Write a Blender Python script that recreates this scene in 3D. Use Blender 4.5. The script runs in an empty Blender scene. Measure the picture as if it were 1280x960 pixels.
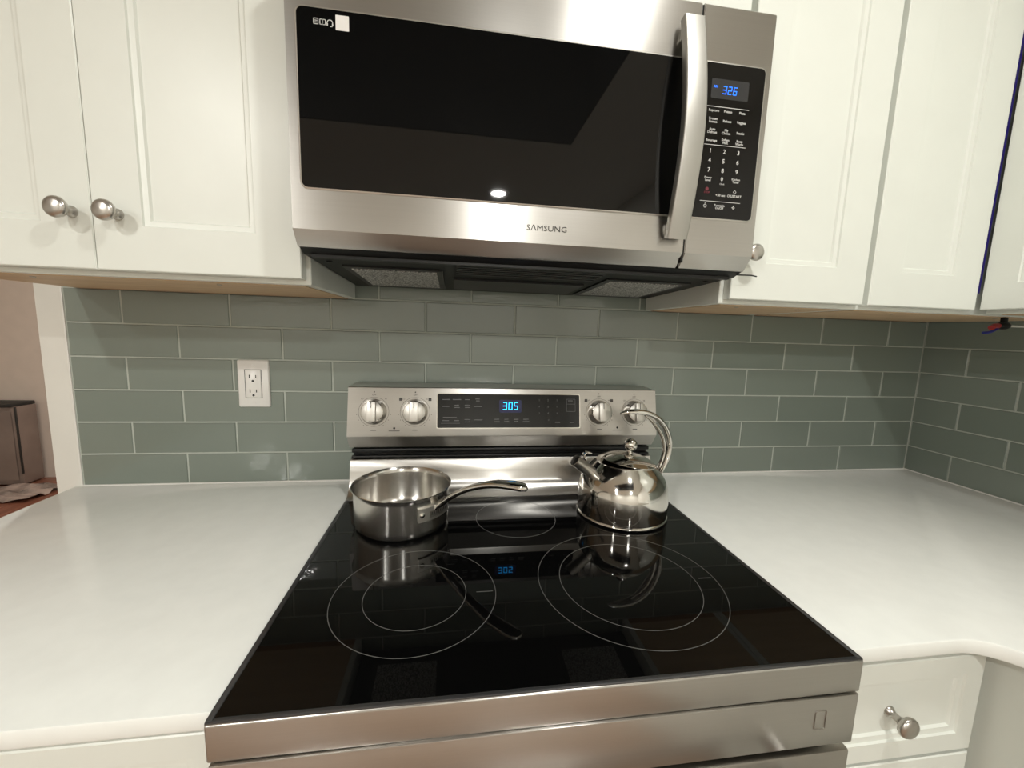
import bpy, bmesh, math, random
from mathutils import Matrix, Vector
random.seed(7)
scene = bpy.context.scene
COL = scene.collection
PI = math.pi

# ------------------------------------------------------------------ camera
cam_d = bpy.data.cameras.new('camera')
cam_d.sensor_fit = 'HORIZONTAL'
cam_d.sensor_width = 36.0
cam_d.lens = 14.1956
cam_d.clip_start = 0.02
cam = bpy.data.objects.new('camera', cam_d)
COL.objects.link(cam)
# columns: right, up (= -down), backward (= -forward)
rt = (0.98965480, -0.14004129, 0.03117381)
dn = (0.01239263, -0.13303141, -0.99103434)
fw = (0.14293282, 0.98116822, -0.12991970)
mw = Matrix.Identity(4)
for i in range(3):
    mw[i][0] = rt[i]; mw[i][1] = -dn[i]; mw[i][2] = -fw[i]
mw[0][3], mw[1][3], mw[2][3] = -0.137207, -1.066011, 1.318723
cam.matrix_world = mw
scene.camera = cam

# ------------------------------------------------------------------ world, exposure
world = bpy.data.worlds.new('world'); scene.world = world
world.use_nodes = True
world.node_tree.nodes['Background'].inputs[0].default_value = (1.0, 0.93, 0.85, 1)
world.node_tree.nodes['Background'].inputs[1].default_value = 0.05
scene.view_settings.view_transform = 'Standard'
scene.view_settings.look = 'None'
scene.view_settings.gamma = 1.0
scene.view_settings.use_curve_mapping = False
scene.view_settings.exposure = 0.0
LAMP_W = 14.9
LAMP_COL = (1.0, 0.995, 0.948)
# recessed ceiling downlights (x, y, watts factor); the last two are added, unseen fill
DOWNLIGHTS = [(0.35, -1.06, 0.64), (-1.32, -2.15, 1.55), (0.207, -3.214, 2.7), (-2.2, -3.4, 2.3), (-1.75, 1.6, 2.2)]
CEIL = 2.44

# ------------------------------------------------------------------ materials
def new_mat(name):
    m = bpy.data.materials.new(name); m.use_nodes = True
    return m, m.node_tree, m.node_tree.nodes['Principled BSDF']
def srgb(r, g, b):
    f = lambda c: (c/255/12.92) if c/255 <= 0.04045 else ((c/255+0.055)/1.055)**2.4
    return (f(r), f(g), f(b), 1)
def noise_mix(nt, c1, c2, scale=(1,1,1), nscale=5, detail=4, lo=0.35, hi=0.65, coords='Object'):
    tc = nt.nodes.new('ShaderNodeTexCoord'); mp = nt.nodes.new('ShaderNodeMapping')
    mp.inputs['Scale'].default_value = scale
    nt.links.new(tc.outputs[coords], mp.inputs[0])
    n = nt.nodes.new('ShaderNodeTexNoise'); n.inputs['Scale'].default_value = nscale; n.inputs['Detail'].default_value = detail
    nt.links.new(mp.outputs[0], n.inputs['Vector'])
    r = nt.nodes.new('ShaderNodeValToRGB')
    r.color_ramp.elements[0].position = lo; r.color_ramp.elements[0].color = c1
    r.color_ramp.elements[1].position = hi; r.color_ramp.elements[1].color = c2
    nt.links.new(n.outputs['Fac'], r.inputs[0])
    return r, n
def plain(name, col, rough=0.4, metal=0.0, spec=0.5, var=0.04, coat=0.0, nscale=12):
    m, nt, b = new_mat(name)
    c2 = tuple(max(0, c*(1-var)) for c in col[:3]) + (1,)
    r, _ = noise_mix(nt, c2, col, nscale=nscale)
    nt.links.new(r.outputs[0], b.inputs['Base Color'])
    b.inputs['Roughness'].default_value = rough
    b.inputs['Metallic'].default_value = metal
    b.inputs['Specular IOR Level'].default_value = spec
    b.inputs['Coat Weight'].default_value = coat
    b.inputs['Coat Roughness'].default_value = 0.08
    return m
def emit(name, col, strength):
    m, nt, b = new_mat(name)
    b.inputs['Base Color'].default_value = (0.01, 0.01, 0.01, 1)
    b.inputs['Emission Color'].default_value = col
    b.inputs['Emission Strength'].default_value = strength
    return m
def steel(name, col, rough, aniso, stretch=(2, 2, 900), rvar=0.08):
    m, nt, b = new_mat(name)
    r, n = noise_mix(nt, tuple(c*0.97 for c in col[:3])+(1,), col, scale=stretch, nscale=1.0, detail=3)
    nt.links.new(r.outputs[0], b.inputs['Base Color'])
    b.inputs['Metallic'].default_value = 1.0
    mr = nt.nodes.new('ShaderNodeMapRange')
    mr.inputs['To Min'].default_value = rough - rvar/2; mr.inputs['To Max'].default_value = rough + rvar/2
    nt.links.new(n.outputs['Fac'], mr.inputs['Value'])
    nt.links.new(mr.outputs[0], b.inputs['Roughness'])
    if aniso:
        b.inputs['Anisotropic'].default_value = aniso; b.inputs['Anisotropic Rotation'].default_value = 0.25
        t = nt.nodes.new('ShaderNodeTangent'); t.direction_type = 'RADIAL'; t.axis = 'Z'
        nt.links.new(t.outputs[0], b.inputs['Tangent'])
    return m
MAT = {}
MAT['white'] = plain('white_cabinet_paint', (0.768, 0.79, 0.735, 1), 0.34, var=0.02)
MAT['wall'] = plain('off_white_wall_paint', (0.79, 0.78, 0.73, 1), 0.6, var=0.03)
MAT['ceil'] = plain('ceiling_paint', (0.78, 0.77, 0.73, 1), 0.7, var=0.02)
MAT['quartz'] = plain('white_quartz', (0.855, 0.87, 0.835, 1), 0.16, var=0.03, nscale=30)
MAT['steel'] = steel('brushed_stainless', (0.50, 0.485, 0.46, 1), 0.29, 0.74, rvar=0.03)
MAT['steel_dark'] = steel('darker_stainless', (0.42, 0.40, 0.37, 1), 0.34, 0.6, rvar=0.03)
MAT['steeliso'] = plain('satin_handle_steel', (0.45, 0.44, 0.41, 1), 0.45, 1.0, var=0.03)
MAT['chrome'] = plain('polished_steel', (0.70, 0.68, 0.64, 1), 0.07, 1.0, var=0.02)
MAT['satin'] = steel('satin_steel_pan', (0.72, 0.70, 0.66, 1), 0.22, 0.8, stretch=(2, 2, 60), rvar=0.008)
MAT['panin'] = steel('pan_inside_steel', (0.66, 0.64, 0.60, 1), 0.24, 0.75, stretch=(3, 3, 120), rvar=0.02)
MAT['kettlesteel'] = steel('polished_kettle_steel', (0.72, 0.70, 0.66, 1), 0.09, 0.6, stretch=(2, 2, 60), rvar=0.005)
MAT['nickel'] = plain('brushed_nickel', (0.50, 0.475, 0.44, 1), 0.30, 1.0, var=0.05)
MAT['satincap'] = plain('satin_knob_face', (0.66, 0.64, 0.60, 1), 0.42, 1.0, var=0.05)
MAT['bglass'] = plain('black_glass', (0.0025, 0.0025, 0.0025, 1), 0.025, spec=0.33, var=0.1)
MAT['mwglass'] = plain('microwave_window_glass', (0.003, 0.003, 0.003, 1), 0.02, spec=0.42, var=0.1)
MAT['black'] = plain('black_plastic', (0.006, 0.006, 0.006, 1), 0.35, spec=0.35, var=0.1)
MAT['blackmetal'] = plain('black_painted_metal', (0.005, 0.005, 0.005, 1), 0.45, spec=0.25, var=0.2)
MAT['darktrim'] = plain('dark_edge_trim', (0.10, 0.10, 0.105, 1), 0.35, 0.8, var=0.1)
MAT['dispglass'] = plain('display_window', (0.007, 0.0075, 0.008, 1), 0.10, spec=0.4, var=0.05)
MAT['clockwin'] = plain('clock_window', (0.035, 0.036, 0.038, 1), 0.15, var=0.05)
MAT['print'] = plain('white_print', (0.62, 0.62, 0.60, 1), 0.5, var=0.03)
MAT['printdim'] = plain('dim_grey_print', (0.13, 0.13, 0.13, 1), 0.5, var=0.05)
MAT['printdark'] = plain('dark_print', (0.05, 0.045, 0.04, 1), 0.5, var=0.05)
MAT['printred'] = plain('red_print', (0.16, 0.018, 0.03, 1), 0.5, var=0.05)
MAT['ring'] = plain('burner_ring_print', (0.13, 0.13, 0.125, 1), 0.35, var=0.05)
MAT['blue'] = emit('blue_led', (0.005, 0.16, 1.0, 1), 3.0)
MAT['cyan'] = emit('light_blue_led', (0.012, 0.40, 1.0, 1), 4.5)
MAT['bluedim'] = emit('blue_display_backlight', (0.002, 0.006, 0.12, 1), 0.30)
MAT['plastic'] = plain('white_plastic', (0.82, 0.80, 0.77, 1), 0.3, var=0.02)
MAT['slot'] = plain('dark_slot', (0.02, 0.018, 0.015, 1), 0.6)
MAT['film'] = plain('blue_protective_film', (0.02, 0.012, 0.16, 1), 0.3)
MAT['redwire'] = plain('red_wire', (0.35, 0.03, 0.03, 1), 0.4)
MAT['bluewire'] = plain('blue_wire', (0.02, 0.03, 0.22, 1), 0.4)
MAT['whitewire'] = plain('white_cable', (0.6, 0.6, 0.57, 1), 0.4)
MAT['lens'] = emit('downlight_lens', (1.0, 0.93, 0.82, 1), 30.0)
MAT['pinkwall'] = plain('beige_pink_wall', (0.66, 0.56, 0.48, 1), 0.7, var=0.04)
MAT['greybox'] = plain('grey_brown_carton', (0.24, 0.18, 0.15, 1), 0.25, var=0.25, nscale=3)
MAT['plasticwrap'] = plain('crumpled_plastic', (0.42, 0.32, 0.27, 1), 0.2, var=0.6, nscale=6)
MAT['grout'] = plain('grey_grout', (0.46, 0.49, 0.44, 1), 0.7, var=0.1, nscale=40)

def wood(name, c1, c2, stretch, rough):
    m, nt, b = new_mat(name)
    r, n = noise_mix(nt, c1, c2, scale=stretch, nscale=2.5, detail=6)
    nt.links.new(r.outputs[0], b.inputs['Base Color'])
    b.inputs['Roughness'].default_value = rough
    return m
MAT['maple'] = wood('maple_ply', (0.58, 0.40, 0.24, 1), (0.68, 0.49, 0.31, 1), (1.2, 14, 14), 0.5)
MAT['shadedrail'] = wood('shaded_ply_back_rail', (0.34, 0.17, 0.075, 1), (0.42, 0.22, 0.10, 1), (1.2, 14, 14), 0.5)  # rear rail wood, with the shadow there put into its darker colour
MAT['floorwood'] = wood('red_brown_floorboard', (0.27, 0.165, 0.105, 1), (0.38, 0.25, 0.17, 1), (14, 1.2, 14), 0.35)

# glass tile: tint differs a little tile by tile
m, nt, b = new_mat('grey_green_glass_tile')
oi = nt.nodes.new('ShaderNodeObjectInfo')
r = nt.nodes.new('ShaderNodeValToRGB')
r.color_ramp.elements[0].color = (0.172, 0.205, 0.176, 1); r.color_ramp.elements[1].color = (0.205, 0.238, 0.206, 1)
nt.links.new(oi.outputs['Random'], r.inputs[0])
nt.links.new(r.outputs[0], b.inputs['Base Color'])
b.inputs['Roughness'].default_value = 0.35
b.inputs['Coat Weight'].default_value = 1.0
b.inputs['Coat Roughness'].default_value = 0.03
n = nt.nodes.new('ShaderNodeTexNoise'); n.inputs['Scale'].default_value = 9
bp = nt.nodes.new('ShaderNodeBump'); bp.inputs['Strength'].default_value = 0.06; bp.inputs['Distance'].default_value = 0.01
nt.links.new(n.outputs['Fac'], bp.inputs['Height']); nt.links.new(bp.outputs[0], b.inputs['Coat Normal'])
MAT['tile'] = m
# filter mesh
m, nt, b = new_mat('aluminium_filter_mesh')
tc = nt.nodes.new('ShaderNodeTexCoord')
v = nt.nodes.new('ShaderNodeTexVoronoi'); v.inputs['Scale'].default_value = 260
nt.links.new(tc.outputs['Object'], v.inputs['Vector'])
r = nt.nodes.new('ShaderNodeValToRGB'); r.color_ramp.elements[0].color = (0.95, 0.93, 0.90, 1); r.color_ramp.elements[1].color = (0.16, 0.16, 0.16, 1)
r.color_ramp.elements[0].position = 0.15; r.color_ramp.elements[1].position = 0.75
nt.links.new(v.outputs['Distance'], r.inputs[0]); nt.links.new(r.outputs[0], b.inputs['Base Color'])
bp = nt.nodes.new('ShaderNodeBump'); bp.inputs['Strength'].default_value = 1.0; bp.inputs['Distance'].default_value = 0.003
nt.links.new(v.outputs['Distance'], bp.inputs['Height']); nt.links.new(bp.outputs[0], b.inputs['Normal'])
b.inputs['Metallic'].default_value = 0.6; b.inputs['Roughness'].default_value = 0.4
MAT['filter'] = m

# ------------------------------------------------------------------ helpers
ORG = {}
def root(name, label=None, cat=None, loc=(0, 0, 0), group=None, kind=None):
    o = bpy.data.objects.new(name, None); COL.objects.link(o)
    o.location = loc; o.empty_display_size = 0.05
    ORG[o.name] = Vector(loc)
    tag(o, label, cat, group, kind)
    return o
def tag(o, label=None, cat=None, group=None, kind=None):
    if label: o['label'] = label
    if cat: o['category'] = cat
    if group: o['group'] = group
    if kind: o['kind'] = kind
    return o
def finish(me, mat, smooth=35):
    me.materials.append(MAT[mat] if isinstance(mat, str) else mat)
    if smooth:
        me.polygons.foreach_set('use_smooth', [True]*len(me.polygons))
        me.set_sharp_from_angle(angle=math.radians(smooth))
    me.update()
def obj(name, bm, mat, parent=None, smooth=35, label=None):
    """link a bmesh drawn in world coordinates as one mesh object"""
    org = ORG.get(parent.name, Vector()) if parent else Vector()
    bmesh.ops.translate(bm, verts=bm.verts, vec=-org)
    bmesh.ops.recalc_face_normals(bm, faces=bm.faces)
    me = bpy.data.meshes.new(name); bm.to_mesh(me); bm.free()
    finish(me, mat, smooth)
    o = bpy.data.objects.new(name, me); COL.objects.link(o)
    if parent: o.parent = parent
    ORG[o.name] = org
    if label: o['label'] = label
    return o
def B(): return bmesh.new()
def box(bm, x0, x1, y0, y1, z0, z1, bev=0.0, seg=2):
    M = Matrix.Translation(((x0+x1)/2, (y0+y1)/2, (z0+z1)/2)) @ Matrix.Diagonal((abs(x1-x0), abs(y1-y0), abs(z1-z0), 1))
    r = bmesh.ops.create_cube(bm, size=1, matrix=M)
    if bev:
        es = list({e for v in r['verts'] for e in v.link_edges})
        bmesh.ops.bevel(bm, geom=es, offset=bev, segments=seg, affect='EDGES', profile=0.5)
    return bm
def bx(*a, **k): return box(B(), *a, **k)
def loops(bm, ls, closed=True, cap0=True, cap1=True):
    """skin a list of vertex loops"""
    vs = [[bm.verts.new(p) for p in l] for l in ls]
    n = len(ls[0])
    for a, b_ in zip(vs, vs[1:]):
        for i in range(n if closed else n-1):
            j = (i+1) % n
            bm.faces.new((a[i], a[j], b_[j], b_[i]))
    if cap0: bm.faces.new(vs[0][::-1])
    if cap1: bm.faces.new(vs[-1])
    return bm
def lathe(bm, prof, c, axis='z', n=48, d=None, cap0=True, cap1=True):
    """prof: list of (r, h); axis direction d (Vector) starting at c"""
    d = Vector(d).normalized() if d is not None else {'z': Vector((0,0,1)), 'y': Vector((0,-1,0))}[axis]
    u = d.orthogonal().normalized(); w = d.cross(u)
    c = Vector(c)
    ls = []
    for r, h in prof:
        ls.append([c + d*h + (u*math.cos(2*PI*k/n) + w*math.sin(2*PI*k/n))*max(r, 1e-5) for k in range(n)])
    return loops(bm, ls, cap0=cap0, cap1=cap1)
def rrect(x0, x1, z0, z1, r, seg=5):
    pts = []
    for cx, cz, a0 in ((x1-r, z1-r, 0), (x0+r, z1-r, 90), (x0+r, z0+r, 180), (x1-r, z0+r, 270)):
        for k in range(seg+1):
            a = math.radians(a0 + 90*k/seg)
            pts.append((cx + r*math.cos(a), cz + r*math.sin(a)))
    return pts
def plate(bm, pts, f0, f1):
    """prism: pts 2D mapped by f0 / f1 to 3D"""
    return loops(bm, [[f0(*p) for p in pts], [f1(*p) for p in pts]])
def xz_plate(x0, x1, z0, z1, y0, y1, r=0.004, edge=0.0):
    bm = B(); P0 = rrect(x0, x1, z0, z1, r)
    ls = [[(x, y1, z) for x, z in P0]]
    if edge:
        ls.append([(x, y0+edge, z) for x, z in P0])
        P1 = rrect(x0+edge, x1-edge, z0+edge, z1-edge, max(r-edge, 1e-4))
        ls.append([(x, y0, z) for x, z in P1])
    else:
        ls.append([(x, y0, z) for x, z in P0])
    return loops(bm, ls)
def catmull(ps, n=8):
    ps = [Vector(p) for p in ps]; out = []
    q = [ps[0]*2-ps[1]] + ps + [ps[-1]*2-ps[-2]]
    for i in range(1, len(q)-2):
        for k in range(n):
            t = k/n
            a, b_, c, d = q[i-1], q[i], q[i+1], q[i+2]
            out.append(0.5*((2*b_) + (c-a)*t + (2*a-5*b_+4*c-d)*t*t + (3*b_-a-3*c+d)*t**3))
    out.append(ps[-1]); return out
def sweep(bm, path, side, ws, hs, n=16, power=2.0):
    """superellipse section swept; side = fixed side vector, ws/hs half sizes per point"""
    ls = []; L = len(path); side = Vector(side).normalized()
    for i, p in enumerate(path):
        t = (path[min(i+1, L-1)] - path[max(i-1, 0)]).normalized()
        s = (side - t*side.dot(t)).normalized(); nrm = t.cross(s)
        w = ws[i] if hasattr(ws, '__len__') else ws; h = hs[i] if hasattr(hs, '__len__') else hs
        l = []
        for k in range(n):
            a = 2*PI*k/n; ca, sa = math.cos(a), math.sin(a)
            e = 2.0/power
            l.append(p + s*(w*math.copysign(abs(ca)**e, ca)) + nrm*(h*math.copysign(abs(sa)**e, sa)))
        ls.append(l)
    return loops(bm, ls)
def lerp_list(keys, n):
    """keys: values evenly spread -> n values"""
    out = []
    for i in range(n):
        t = i/(n-1)*(len(keys)-1); k = min(int(t), len(keys)-2); f = t-k
        out.append(keys[k]*(1-f)+keys[k+1]*f)
    return out
def copy_mesh_obj(src, loc, parent, name):
    o = bpy.data.objects.new(name, src); COL.objects.link(o); o.location = loc; o.parent = parent
    return o
TEXTS = []
def text(body, size, loc, mat, parent, name='lettering', rot=(PI/2, 0, 0), align='CENTER', sx=1.0, extr=0.0002, bold=0.0):
    cu = bpy.data.curves.new(name, 'FONT'); cu.body = body; cu.size = size
    cu.align_x = align; cu.align_y = 'CENTER'; cu.extrude = extr; cu.resolution_u = 2; cu.offset = bold
    cu.space_line = 0.85
    o = bpy.data.objects.new('tmp_text', cu); COL.objects.link(o)
    TEXTS.append((o, loc, mat, parent, name, rot, sx))
def convert_texts():
    bpy.context.view_layer.update()
    dg = bpy.context.evaluated_depsgraph_get()
    made = []
    for o, loc, mat, parent, name, rot, sx in TEXTS:
        me = bpy.data.meshes.new_from_object(o.evaluated_get(dg))
        made.append(me)
    for me, (o, loc, mat, parent, name, rot, sx) in zip(made, TEXTS):
        from mathutils import Euler
        M = Matrix.Translation(Vector(loc) - ORG.get(parent.name, Vector())) @ Euler(rot).to_matrix().to_4x4() @ Matrix.Diagonal((sx, 1, 1, 1))
        me.transform(M); me.materials.clear(); finish(me, mat, 0); me.name = name
        n = bpy.data.objects.new(name, me); COL.objects.link(n); n.parent = parent
        ORG[n.name] = ORG.get(parent.name, Vector())
        cu = o.data
        bpy.data.objects.remove(o); bpy.data.curves.remove(cu)
SEG = {'0': 'abcdef', '1': 'bc', '2': 'abged', '3': 'abgcd', '5': 'afgcd', '6': 'afgedc'}
def seven(bm, s, x, z, h, y, slant=0.1, pitch=None, place=None):
    w = h*0.55; t = h*0.13; g = h*0.03; pitch = pitch or w*1.5
    f = place or (lambda X, Z, d: (X, y+d, Z))
    cx = x
    for ch in s:
        if ch == ':':
            continue
        rects = {'a': (0, w, h-t, h), 'd': (0, w, 0, t), 'g': (0, w, h/2-t/2, h/2+t/2), 'f': (0, t, h/2, h), 'e': (0, t, 0, h/2), 'b': (w-t, w, h/2, h), 'c': (w-t, w, 0, h/2)}
        for k in SEG[ch]:
            a0, a1, c0, c1 = rects[k]
            a0 += g; a1 -= g; c0 += g; c1 -= g
            pts = [(cx+a0+slant*c0, z+c0), (cx+a1+slant*c0, z+c0), (cx+a1+slant*c1, z+c1), (cx+a0+slant*c1, z+c1)]
            plate(bm, pts, lambda X, Z: f(X, Z, 0), lambda X, Z: f(X, Z, -0.0003))
        cx += pitch
    return bm

# ------------------------------------------------------------------ setting
TX0, RW = -1.0162, 1.3056          # tile start, right wall
TA, TB, TZ = 0.2304, 0.0782, 0.917
wall_back = obj('wall_back', bx(-1.0755, RW, 0.0022, 0.14, 0, CEIL, bev=0.004), 'wall')
tag(wall_back, kind='structure')
gb = obj('grout', bx(TX0-0.002, RW, 0.0016, 0.010, TZ-0.002, 1.72), 'grout', wall_back, smooth=0)
wall_right = obj('wall_right', bx(RW+0.0022, RW+0.12, -4.3, 0.14, 0, CEIL), 'wall', smooth=0)
tag(wall_right, kind='structure')
obj('grout', bx(RW+0.0016, RW+0.010, -1.3, 0.0016, TZ-0.002, 1.40), 'grout', wall_right, smooth=0)
tag(obj('wall_front', bx(-4.4, RW+0.12, -4.42, -4.3, 0, CEIL), 'wall', smooth=0), kind='structure')
tag(obj('wall_left', bx(-4.5, -4.4, -4.42, 2.75, 0, CEIL), 'wall', smooth=0), kind='structure')
tag(obj('wall_far', bx(-4.4, -1.0, 2.65, 2.75, 0, CEIL), 'pinkwall', smooth=0), kind='structure')
tag(obj('wall_between', bx(-1.0755, -0.95, 0.14, 2.65, 0, CEIL), 'pinkwall', smooth=0), kind='structure')
floor = obj('floor', bx(-4.5, RW+0.12, -4.42, 2.75, -0.06, -0.002), 'slot', smooth=0); tag(floor, kind='structure')
# floorboards, only the strips; each its own piece
pm = B(); box(pm, -0.0575, 0.0575, -0.78, 0.78, -0.01, 0.0, bev=0.0015, seg=1)
bmesh.ops.recalc_face_normals(pm, faces=pm.faces)
board = bpy.data.meshes.new('floorboard'); pm.to_mesh(board); pm.free(); finish(board, 'floorwood', 0)
nb = 0
MAT['redfloor'] = wood('dark_red_floorboard', (0.17, 0.06, 0.035, 1), (0.25, 0.10, 0.06, 1), (14, 1.2, 14), 0.35)
board2 = board.copy(); board2.materials.clear(); board2.materials.append(MAT['redfloor'])
for iy, yc in enumerate((1.88,)):
    for ix in range(26):
        copy_mesh_obj(board2, (-4.33+0.118*ix, yc+0.0, 0), floor, 'floorboard'); nb += 1
for iy in range(3):
    for ix in range(48):
        off = 0.3 if ix % 2 else 0.0
        copy_mesh_obj(board, (-4.33+0.118*ix, 0.40-1.565*iy - off - 0.3, 0), floor, 'floorboard')
# ceiling with a skylight well (dark at night)
SX0, SX1, SY0, SY1 = -1.02, 0.545, -2.27, -1.30
cb = B()
box(cb, -4.5, SX0, -4.42, 2.75, CEIL, CEIL+0.06); box(cb, SX1, RW+0.12, -4.42, 2.75, CEIL, CEIL+0.06)
box(cb, SX0, SX1, -4.42, SY0, CEIL, CEIL+0.06); box(cb, SX0, SX1, SY1, 2.75, CEIL, CEIL+0.06)
tag(obj('ceiling', cb, 'ceil', smooth=0), kind='structure')
sk = root('window_1', kind='structure')
fb = B()
box(fb, SX0-0.02, SX0, SY0, SY1, CEIL+0.06, CEIL+0.30); box(fb, SX1, SX1+0.02, SY0, SY1, CEIL+0.06, CEIL+0.30)
box(fb, SX0, SX1, SY0-0.02, SY0, CEIL+0.06, CEIL+0.30); box(fb, SX0, SX1, SY1, SY1+0.02, CEIL+0.06, CEIL+0.30)
obj('window_frame', fb, 'darktrim', sk, smooth=0)
obj('window_pane', bx(SX0, SX1, SY0, SY1, CEIL+0.004, CEIL+0.014), 'bglass', sk, smooth=0)

# tiles on the back wall: 9 x 3 inch running bond
GAP = 0.0030
tile_cache = {}
def tile_mesh(w, h):
    k = (round(w, 4), round(h, 4))
    if k not in tile_cache:
        bm = B(); e = 0.0018
        P0 = [(0, 0), (w, 0), (w, h), (0, h)]; P1 = [(e, e), (w-e, e), (w-e, h-e), (e, h-e)]
        loops(bm, [[(x, 0.006, z) for x, z in P0], [(x, e, z) for x, z in P0], [(x, 0, z) for x, z in P1]])
        bmesh.ops.recalc_face_normals(bm, faces=bm.faces)
        me = bpy.data.meshes.new('tile'); bm.to_mesh(me); bm.free(); finish(me, 'tile', 0)
        tile_cache[k] = me
    return tile_cache[k]
for row in range(9):
    odd = row % 2 == 0
    x = TX0 if odd else TX0 - TA/2
    z0 = TZ + row*TB + GAP/2; h = TB - GAP
    while x < RW - 0.01:
        a, b_ = max(x, TX0)+GAP/2, min(x+TA, RW-0.001)-GAP/2
        if RW - x < 0.05: break
        if 0.001 < RW-(x+TA) < 0.05: b_ = RW-0.001-GAP/2
        if row < 6 or (a > -0.62 and b_ < 0.62 and row < 7):
            copy_mesh_obj(tile_mesh(b_-a, h), (a, 0, z0), wall_back, 'tile')
        x += TA
for row in range(6):
    y = 0.0 if row % 2 else TA/2
    z0 = TZ + row*TB + GAP/2
    while y > -1.25:
        a, b_ = min(y, 0.0015), y-TA
        w = a-b_-GAP
        if w > 0.02:
            o = copy_mesh_obj(tile_mesh(w, TB-GAP), (RW, a-GAP/2, z0), wall_right, 'tile')
            o.rotation_euler = (0, 0, -PI/2)
        y -= TA

# ------------------------------------------------------------------ ceiling downlights
for i, (x, y, k) in enumerate(DOWNLIGHTS):
    where = ['above the range counter', 'near the dark skylight corner', 'behind the photographer over the kitchen floor', 'added as unseen fill in the far corner of the kitchen', 'added unseen to brighten the next room'][i]
    t = root('ceiling_downlight', 'round white recessed ceiling downlight ' + where, 'light', (x, y, CEIL), group='recessed downlights')
    obj('trim_ring', lathe(B(), [(0.055, 0.0), (0.056, 0.006), (0.085, 0.004), (0.09, 0.0)], (x, y, CEIL), d=(0, 0, -1), n=40), 'plastic', t)
    obj('lens', lathe(B(), [(0.0, 0.002), (0.055, 0.002), (0.055, 0.0)], (x, y, CEIL), d=(0, 0, -1), n=40), 'lens', t)
    ld = bpy.data.lights.new('downlight', 'AREA'); ld.shape = 'DISK'; ld.size = 0.108; ld.energy = LAMP_W*k; ld.color = LAMP_COL
    lo = bpy.data.objects.new('bulb', ld); COL.objects.link(lo); lo.parent = t; lo.location = (0, 0, -0.008)

# ------------------------------------------------------------------ cabinets
def door_parts(w, h, stile=0.068, t=0.020):
    fb = B()
    R = lambda d, y: [(d, y, d), (w-d, y, d), (w-d, y, h-d), (d, y, h-d)]
    s = stile
    loops(fb, [R(0, t), R(0, 0.0015), R(0.0015, 0), R(s, 0), R(s+0.0015, 0.003), R(s+0.009, 0.004), R(s+0.0115, 0.0075), R(s+0.0115, t-0.004), R(s-0.02, t), ], cap0=False, cap1=False)
    pb = box(B(), s+0.0112, w-s-0.0112, 0.0075, 0.0145, s+0.0112, h-s-0.0112)
    return fb, pb
def T_front(x, y, z): return Matrix.Translation((x, y, z))
def T_side(x, y, z): return Matrix.Translation((x, y, z)) @ Matrix.Rotation(-PI/2, 4, 'Z')   # faces -X, local x runs towards the camera
def door(parent, M, w, h, stile=0.068, name='door'):
    f, p = door_parts(w, h, stile)
    for b_ in (f, p): bmesh.ops.transform(b_, matrix=M, verts=b_.verts)
    d = obj(name, f, 'white', parent, smooth=30)
    obj('panel', p, 'white', d, smooth=0)
    return d
KP = [(0.0085, 0), (0.0085, 0.002), (0.0065, 0.004), (0.0050, 0.008), (0.0055, 0.015), (0.009, 0.0195), (0.0140, 0.0225), (0.0155, 0.0262), (0.0150, 0.0290), (0.0125, 0.0315), (0.0075, 0.0330), (0.0, 0.0335)]
def knob(parent, c, d=(0, -1, 0)):
    return obj('knob', lathe(B(), KP, c, d=d, n=32), 'nickel', parent, smooth=50, label='brushed nickel knob')
YF, YC, ZB, ZD, ZT = -0.336, -0.3145, 1.385, 1.394, 2.25
def upper(label, x0, x1, z0, ztop, wood_under=True):
    t = root('upper_cabinet', label, 'cabinet', ((x0+x1)/2, -0.16, z0))
    obj('body', bx(x0, x1, YC, -0.0015, z0+0.001, ztop, bev=0.0012, seg=1), 'white', t)
    if wood_under:
        obj('bottom_panel', bx(x0+0.016, x1-0.016, YC+0.017, -0.022, z0-0.0004, z0+0.004), 'maple', t, smooth=0)
        obj('shaded_back_rail', bx(x0+0.016, x1-0.016, -0.022, -0.0035, z0-0.0006, z0+0.004), 'shadedrail', t, smooth=0)
        for q in (0.25, 0.72):
            obj('screw_head', lathe(B(), [(0.004, 0), (0.004, 0.0012), (0.0, 0.0018)], (x0+(x1-x0)*q, YC+0.05, z0-0.0004), d=(0, 0, -1), n=12), 'nickel', t)
    return t
def side_reveal(): pass
CL = -0.688
t = upper('white double-door upper cabinet left of the microwave, over the outlet', -0.991, -0.381, ZB, ZT)
d = door(t, T_front(-0.987, YF, ZD), CL-0.0005+0.987, ZT-ZD); knob(d, (-0.714, YF, 1.4775))
d = door(t, T_front(CL+0.0005, YF, ZD), -0.3895-CL, ZT-ZD); knob(d, (-0.652, YF, 1.4775))
t = upper('white upper cabinet above the microwave', -0.3795, 0.3795, 1.862, ZT, wood_under=False)
door(t, T_front(-0.377, YF, 1.868), 0.3755, ZT-1.868); door(t, T_front(0.0015, YF, 1.868), 0.3755, ZT-1.868)
t = upper('white single-door upper cabinet just right of the microwave, its knob half hidden', 0.381, 0.6925, ZB, ZT)
d = door(t, T_front(0.3895, YF, ZD), 0.6865-0.3895, ZT-ZD, stile=0.070); knob(d, (0.4145, YF, 1.4775))
t = upper('white upper cabinet in the corner, beside the dark blue gap', 0.6935, RW-0.001, ZB, ZT)
door(t, T_front(0.6995, YF, ZD), 0.9645-0.6995, ZT-ZD, stile=0.068)
obj('edge_film', bx(0.9648, 0.9684, YF-0.0004, YC, ZD+0.035, ZT-0.01), 'film', t, smooth=0, label='dark blue protective film strip in the door gap')
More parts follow.
